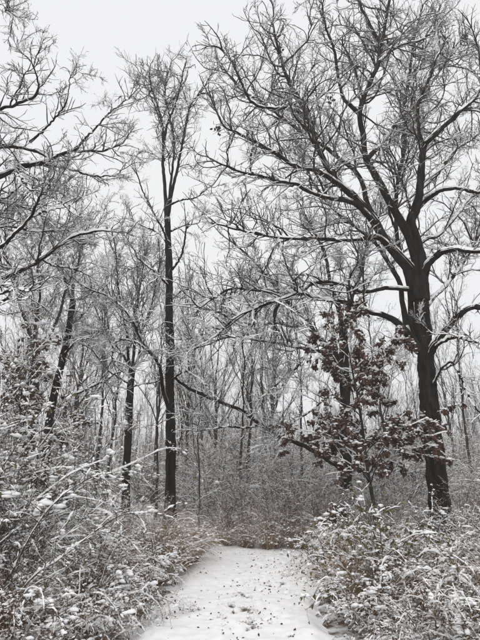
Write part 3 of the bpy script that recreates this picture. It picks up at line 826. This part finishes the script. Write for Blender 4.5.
# ------------------------------------------------------------------ shrubs
def shrub(name, seed, h, nst, spread, arch=-.12, cane='cane', d2=6, d3=9, d4=10, max3=2500, max4=3500, snowh=(.012, .010, .008), wadd=.002, cover=.55, pads=200, padr=(.012, .035), leaf=None, nleaf=0, leafl=(.03, .06), r0=.007, base_r=.3, padsub=1, up0=1.0, near=False):
    rng = np.random.default_rng(seed)
    root = empty(name, (0, -500, 0))
    a = rng.random(nst) * 6.28; rad = base_r * np.sqrt(rng.random(nst))
    b = np.stack([np.cos(a) * rad, np.sin(a) * rad, np.full(nst, -.08)], -1)
    a2 = a + rng.normal(size=nst) * .6; sp = spread * (.25 + rng.random(nst))
    d = nrm(np.stack([np.cos(a2) * sp, np.sin(a2) * sp, np.full(nst, up0)], -1))
    L0 = walk(rng, b, d, h * rng.uniform(.75, 1.35, nst), r0 * rng.uniform(.7, 1.5, nst), 30, .07, arch * 1.0, .35)
    L2 = grow(rng, [L0], d2, .12, 1, .32, .12, .85, 1.0, .1, .14, arch * .5, 15 if near else 9, .65, .003, .4)
    L3 = grow(rng, [L2, L0], d3, .12, 1, .4, .06, .32, .95, .08, .24, arch * .3, 5, .65, .0022, .4, maxn=max3)
    L4 = grow(rng, [L3, L2], d4, .15, 1, .5, .04, .15, .9, .05, .26, arch * .2, 4, .7, .0017, .4, maxn=max4)
    g = Geo(); g2 = Geo(); sn = Geo()
    tubes(g, *L0, 5)
    for q, s in ((L2, 4), (L3, 3), (L4, 3)): tubes(g2, *q, s)
    if near:
        snow_on(sn, *L0, rng, snowh[0] * 1.1, wadd, cover, False); snow_on(sn, *L2, rng, snowh[0] * .7, wadd * .5, cover * .7, False)
        snow_on(sn, *L4, rng, snowh[2] * .7, wadd * .35, cover * .5)
        for q, m_, r_ in ((L0, 26 * nst, (.006, .016)), (L2, 5 * len(L2[0]), (.005, .014)), (L3, int(.8 * len(L3[0])), (.004, .010))):
            C, D = pick([q], m_, rng, .1, 1)
            ok = np.abs(D[:, 2]) < .9
            beads(sn, C[ok], D[ok], (r_[0] + (r_[1] - r_[0]) * rng.random(len(C)) ** 2)[ok] * (1 + 12 * wadd * 2), rng)
    else:
        snow_on(sn, *L0, rng, snowh[0] * 1.4, wadd * 1.5, cover + .05); snow_on(sn, *L2, rng, snowh[0] * 1.1, wadd * 1.3, cover)
        snow_on(sn, *L3, rng, snowh[1] * .85, wadd * .8, cover * .72); snow_on(sn, *L4, rng, snowh[2] * .8, wadd * .6, cover * .6)
    if pads:
        C, D = pick([L3, L2, L4], pads, rng)
        R = padr[0] + (padr[1] - padr[0]) * rng.random(len(C)) ** 1.9
        for k in range(5):                            # each pad drapes along its twig in a ragged row
            on = rng.random(len(C)) < (1.0, .9, .75, .55, .35)[k]
            off = D * (R * (k * .5 - .7))[:, None] + rng.normal(size=C.shape) * (R * .28)[:, None]
            off[:, 2] -= R * .10 * k
            lumps(sn, (C + off + np.array([0, 0, .003]))[on], (R * rng.uniform(.38, .95, len(C)))[on], rng, .62, padsub, 0, D[on])
    g.build('canes', M[cane], root); g2.build('twigs', M[cane], root, 'stuff')
    if leaf:
        C, D = pick([L3, L4], nleaf, rng)
        dd = nrm(D + np.array([0, 0, -.9]) + rng.normal(size=D.shape) * .35)
        gl = Geo(); ll = rng.uniform(*leafl, len(C)); leaves(gl, C, dd, ll, ll * .55, rng)
        gl.build('leaves', M[leaf], root, 'stuff', smooth=False)
        k = len(C) // 2 if len(C) < 400 else len(C) // 5
        lumps(sn, C[:k] + dd[:k] * (ll[:k] * .3)[:, None] + np.array([0, 0, .006]), ll[:k] * rng.uniform(.25, .5, k), rng, .7)
    sn.build('snow', M['snow'], root, 'stuff')
    root['category'] = 'shrub'
    return root

SH = {
    'honey': shrub('arching_shrub', 201, 2.3, 26, .75, -.09, max3=2300, max4=3800, pads=400, padr=(.010, .060), leaf='green_leaf', nleaf=260, leafl=(.035, .06), snowh=(.012, .009, .006), wadd=.0025, near=True),
    'bramble': shrub('bramble', 202, 1.5, 24, 1.1, -.16, cane='brown_cane', max3=1800, max4=2600, pads=260, padr=(.012, .070), leaf='brown_leaf', nleaf=700, snowh=(.018, .010, .007), wadd=.004, near=True),
    'brush': shrub('twiggy_shrub', 203, 1.5, 28, .65, -.03, max3=2200, max4=3200, pads=130, padr=(.008, .032), snowh=(.010, .008, .006), wadd=.002),
    'brown': shrub('brown_thicket', 204, 2.0, 36, .45, -.02, cane='brown_cane', max3=1900, max4=2500, pads=60, snowh=(.007, .006, .005), wadd=.0015, cover=.5, leaf='tan_leaf', nleaf=420, leafl=(.03, .05)),
    'low': shrub('low_brush', 205, .8, 28, 1.0, -.12, cane='brown_cane', max3=1400, max4=2000, pads=190, padr=(.010, .062), snowh=(.012, .009, .007), wadd=.0028, leaf='brown_leaf', nleaf=420, near=True),
    'green': shrub('leafy_shrub', 206, 1.0, 18, .6, -.06, max3=900, max4=1300, pads=70, padr=(.012, .04), leaf='green_leaf', nleaf=1000, leafl=(.03, .058), snowh=(.012, .010, .008)),
    'bent': shrub('bent_cane_shrub', 208, 1.5, 16, 1.2, -.20, cane='brown_cane', d2=4, max3=500, max4=600, pads=90, padr=(.012, .05), snowh=(.026, .012, .008), wadd=.008, cover=.8, leaf='brown_leaf', nleaf=220, r0=.009, near=True),
    'grey': shrub('grey_shrub', 207, 2.6, 30, .7, -.05, max3=1900, max4=2700, pads=120, padr=(.010, .036), snowh=(.012, .010, .007), wadd=.0025),
}
used_s = set()
def put_s(kd, x, y, rz, sc, label, group=None):
    loc = (x, y, float(H(x, y)))
    if kd not in used_s:
        used_s.add(kd); o = SH[kd]
        o.location = loc; o.rotation_euler = (0, 0, rz); o.scale = (sc, sc, sc) if np.isscalar(sc) else sc; o['label'] = label
        if group: o['group'] = group
        return o
    return copy_tree(SH[kd], loc, rz, sc, label, group)

front = [
    ('honey', -2.75, 5.0, .2, 1.0, 'tall arching shrub with heavy snow and green leaves, nearest at left edge'),
    ('honey', -3.7, 6.6, 2.4, 1.15, 'tall arching snowy shrub behind the nearest one at the left edge'),
    ('honey', -4.1, 8.0, 5.2, 1.5, 'tallest arching snowy shrub rising at the left edge before the forked tree'),
    ('honey', -3.0, 6.9, 1.3, .58, 'mid-sized arching snowy shrub over the dry grass at left'),
    ('bramble', -2.05, 4.9, 1.0, .62, 'low brown bramble in the bottom left corner'),
    ('bramble', -1.75, 6.2, 3.2, .70, 'snow-laden bramble spilling onto the left path edge'),
    ('brush', -2.6, 5.9, 0.6, .8, 'twiggy grey shrub between the left brambles'),
    ('low', -1.45, 5.4, 2.0, .6, 'low snowy brush on the left verge nearest the camera'),
    ('low', -1.5, 7.4, 5.0, .85, 'low snowy brush left of the path under the bent grass'),
    ('bramble', -1.9, 8.3, 5.1, .75, 'bramble with snow clumps beside the bent dry grass'),
    ('brush', -3.2, 8.6, 2.9, .62, 'twiggy shrub behind the left brambles, below the dark trunks'),
    ('green', 1.36, 6.9, .5, 1.2, 'green-leaved shrub with snow clumps at the right path edge'),
    ('bramble', 1.8, 5.2, .4, .55, 'bramble with thick white canes in the right foreground'),
    ('bramble', 2.55, 5.2, 2.6, .75, 'bramble buried in snow in the bottom right corner'),
    ('bent', 2.15, 4.9, .9, .62, 'thick white snow-loaded canes bent low, nearest at bottom right'),
    ('bent', 2.75, 5.9, 3.1, .72, 'snow-loaded bent canes at the right edge behind the nearest ones'),
    ('bent', 2.9, 7.4, 1.9, .7, 'snow-loaded bent canes in front of the big oak foot'),
    ('bent', -1.75, 5.5, 2.2, .6, 'snow-loaded bent canes at the left path edge near the camera'),
    ('low', 1.35, 5.9, 4.0, .62, 'low snowy brush on the right verge nearest the camera'),
    ('bramble', 2.4, 6.6, 4.6, .82, 'snow-laden bramble behind the bottom right corner one'),
    ('honey', 3.6, 6.8, 1.2, .62, 'arching snowy shrub at the right edge'),
    ('brush', 3.0, 8.0, 3.0, .6, 'twiggy snowy shrub in front of the big oak'),
    ('bramble', 1.95, 8.2, 5.7, .72, 'bramble behind the green-leaved shrub'),
    ('brush', 4.4, 9.2, 5.0, .6, 'twiggy grey shrub at the foot of the big oak'),
    ('low', 1.75, 9.6, .8, .9, 'low snowy brush right of the far path'),
    ('brown', .05, 12.9, 0, .62, 'brown upright thicket where the path ends, left part'),
    ('brown', 1.0, 12.6, 1.9, .78, 'tall brown thicket where the path ends, centre'),
    ('brown', 1.8, 12.1, 3.9, .62, 'brown thicket where the path ends, right part'),
    ('brown', -.8, 13.6, 2.2, .45, 'short brown thicket right of the tall straight tree'),
    ('grey', 2.9, 11.0, 2.0, .5, 'grey lacy shrub between the thicket and the red-leaved sapling'),
    ('grey', -3.6, 10.5, 3.3, .4, 'grey lacy shrub below the second dark trunk'),
]
for kd, x, y, rz, s, lab in front:
    put_s(kd, x, y, rz, s, lab)
rng = np.random.default_rng(91)
mid_lab = {'brush': 'twiggy snowy shrub', 'grey': 'tall grey lacy shrub', 'low': 'low patch of snowy brush', 'brown': 'brown twiggy thicket', 'honey': 'arching snowy shrub'}
def depth_word_s(y):
    return 'in front of the trunks' if y < 14 else 'among the first trunks' if y < 22 else 'deep among the trunks'
pos = [(a[1], a[2]) for a in front]; cnt = 0; tries = 0
while cnt < 250 and tries < 5000:
    tries += 1
    y = 8.5 + 42 * rng.random() ** 1.15; x = (rng.random() * 2 - 1) * (y * .56 + .8)
    if abs(x - path_c(y)) < path_w(y) + .75: continue
    if any((x - a) ** 2 + (y - b) ** 2 < .75 for a, b in pos): continue
    kd = str(rng.choice(['brush', 'grey', 'low', 'brown', 'honey'], p=[.30, .34, .16, .12, .08]))
    s = rng.uniform(.65, 1.05) * (.6 if y < 12 else .65 if y < 17 else 1.1 if y < 24 else 1.75)
    if y < 17 and kd in ('grey', 'honey'): s *= .65
    pos.append((x, y)); cnt += 1
    put_s(kd, x, y, rng.random() * 6.28, s, mid_lab[kd] + ' ' + where(x, y) + ', ' + depth_word_s(y), 'undergrowth shrubs among the trees')

# ------------------------------------------------------------------ dry grass tussocks beside the path
def tussock(seed, n, h, spread):
    rng = np.random.default_rng(seed)
    root = empty('dry_grass_tussock', (0, -500, 0))
    a = rng.random(n) * 6.28; b = np.stack([np.cos(a), np.sin(a), np.zeros(n)], -1) * (.16 * np.sqrt(rng.random(n)))[:, None]
    b[:, 2] = -.05
    d = nrm(np.stack([np.cos(a) * spread * rng.random(n), np.sin(a) * spread * rng.random(n), np.ones(n)], -1))
    L0 = walk(rng, b, d, h * rng.uniform(.6, 1.3, n), rng.uniform(.002, .004, n), 11, .06, -.42, .3, .0012)
    g = Geo(); sn = Geo(); tubes(g, *L0, 3); snow_on(sn, *L0, rng, .007, .0015, .25)
    C, D = pick([L0], n // 2, rng, .4, .9)
    lumps(sn, C, rng.uniform(.008, .03, len(C)), rng, .7)
    g.build('blades', M['grass'], root, 'stuff'); sn.build('snow', M['snow'], root, 'stuff')
    root['category'] = 'grass tussock'
    return root
TU = [tussock(301, 420, .85, .7), tussock(302, 300, 1.1, .9)]
used_t = set()
spots = [(-1.05, 9.9), (-1.45, 9.9), (-1.9, 9.1), (-1.35, 9.0), (-1.15, 9.6), (-1.7, 9.4), (-1.0, 10.4), (-1.6, 10.2), (-2.1, 9.8), (-1.3, 11.1), (-2.3, 8.9), (-1.25, 8.3), (-2.6, 10.6), (-.9, 11.6), (.15, 12.2), (.7, 12.1), (-.4, 12.6), (1.3, 12.0), (2.1, 11.2), (-2.0, 6.9), (-2.3, 5.4), (2.1, 7.2), (1.55, 6.4), (2.9, 5.9), (3.4, 8.6), (2.4, 9.6)]
for i, (x, y) in enumerate(spots):
    k = i % 2; loc = (x, y, float(H(x, y))); s = rng.uniform(.7, 1.05)
    if k not in used_t:
        used_t.add(k); o = TU[k]; o.location = loc; o.rotation_euler = (0, 0, rng.random() * 6.28); o.scale = (s, s, s)
    else:
        o = copy_tree(TU[k], loc, rng.random() * 6.28, s, '')
    o['group'] = 'dry grass tussocks along the path'
    o['label'] = ('tan dry grass tussock at the left path edge, ' + ('nearest the bend' if y > 10 else 'halfway along') if -1.6 < x < -.85 else 'tan dry grass tussock among the left brambles, ' + ('farther back' if y > 8 else 'close to the camera') if x < -.85 else 'tan dry grass tussock at the foot of the brown thicket' if y > 11.5 else 'tan dry grass tussock among the right brambles')

# ------------------------------------------------------------------ saplings that kept their red-brown leaves
def leafy_sapling(label, base, h, r0, seed, nl, nleaf, lo=.2, lean=(0, 0), leafl=(.08, .14), wmul=.30):
    rng = np.random.default_rng(seed); K = 24
    root = empty('red_leaved_sapling', base, label, 'sapling')
    f = np.linspace(0, 1, K); p = np.zeros((1, K, 3)); p[0, :, 2] = f * h - .1
    p[0, :, :2] = np.cumsum(rng.normal(size=(K, 2)) * .012, 0) + np.array(lean)[None] * f[:, None]
    r = (r0 * (1 - .85 * f))[None]
    g = Geo(); tubes(g, p, r, 8); g.build('trunk', M['bark_grey'], root)
    L1 = grow(rng, [(p, r)], nl / h, lo, .99, wmul, .35, 2.0, 1.15, .12, .1, -.02, 12, .5, .006, .62, .9, tip=.3, swing=.2)
    L2 = grow(rng, [L1], 3.2, .2, 1, .4, .2, .8, .8, .0, .15, -.03, 8, .6, .004, .4)
    L3 = grow(rng, [L2, L1], 4.0, .2, 1, .5, .1, .35, .8, .0, .2, -.05, 5, .6, .003, .4, maxn=1500)
    g = Geo(); sn = Geo()
    for q, s in ((L1, 5), (L2, 4), (L3, 3)): tubes(g, *q, s)
    for q in (L1, L2, L3): snow_on(sn, *q, rng, .016, .005, .9)
    g.build('branches', M['twig'], root, 'stuff')
    nc = nleaf // 6
    # leaves hang in tiers along the outer branches
    C, D = pick([L2, L3], nc, rng, .4, 1)
    C6 = np.repeat(C, 6, 0) + rng.normal(size=(len(C) * 6, 3)) * .03
    dd = nrm(np.repeat(D, 6, 0) * .4 + np.array([0, 0, -1.0]) + rng.normal(size=C6.shape) * .45)
    ll = rng.uniform(*leafl, len(C6)); gl = Geo(); leaves(gl, C6, dd, ll, ll * .5, rng, .3)
    gl.build('leaves', M['red_leaf'], root, 'stuff', smooth=False)
    sel = rng.random(len(C)) < .62
    lumps(sn, C[sel] + np.array([0, 0, .012]), rng.uniform(.02, .06, sel.sum()), rng, .55, 1)
    j = rng.random(len(C6)) < .25
    lumps(sn, C6[j] + dd[j] * .03, rng.uniform(.015, .035, j.sum()), rng, .6, 1)
    sn.build('snow', M['snow'], root, 'stuff')
    return root
q, m = P(378, 520, 10.6)
leafy_sapling('red-brown leaved oak sapling with snow-capped leaves in front of the oaks', (q[0], 10.6, float(H(q[0], 10.6))), 5.15, .05, 401, 52, 6900, lo=.27, lean=(-.45, 0), wmul=.42, leafl=(.08, .13))
q, m = P(332, 545, 8.6)
leafy_sapling('small red-leaved sapling with a snow cap beside the green-leaved shrub', (q[0] + .1, 8.6, float(H(q[0], 8.6))), 1.1, .018, 402, 12, 170, lo=.5, wmul=.28, leafl=(.06, .1))

q, m = P(2, 520, 9.4)
leafy_sapling('brown-leaved sapling at the left edge behind the arching shrubs', (q[0], 9.4, float(H(q[0], 9.4))), 4.7, .035, 403, 36, 1500, lo=.4, lean=(.1, 0), wmul=.36, leafl=(.06, .1))

# ------------------------------------------------------------------ air
bm = Geo()
def box(name, lo, hi, m):
    lo, hi = np.array(lo, float), np.array(hi, float)
    V = np.array([[(lo, hi)[i][0], (lo, hi)[j][1], (lo, hi)[k][2]] for i in (0, 1) for j in (0, 1) for k in (0, 1)])
    F = np.array([[0, 1, 3, 2], [4, 6, 7, 5], [0, 4, 5, 1], [2, 3, 7, 6], [0, 2, 6, 4], [1, 5, 7, 3]])
    return mesh_obj(name, V, F, m, smooth=False)
hm = bpy.data.materials.new('snowy_air'); hm.use_nodes = True
t = hm.node_tree; t.nodes.remove(t.nodes['Principled BSDF'])
pv = t.nodes.new('ShaderNodeVolumePrincipled')
pv.inputs['Color'].default_value = (.93, .94, .96, 1); pv.inputs['Density'].default_value = .0022; pv.inputs['Anisotropy'].default_value = .2
t.links.new(pv.outputs[0], t.nodes['Material Output'].inputs['Volume'])
hz = box('haze', (-430, -210, -3), (430, 710, 26), hm)
tag(hz, 'thin pale snowy haze filling the air between the trees', 'haze', kind='stuff')
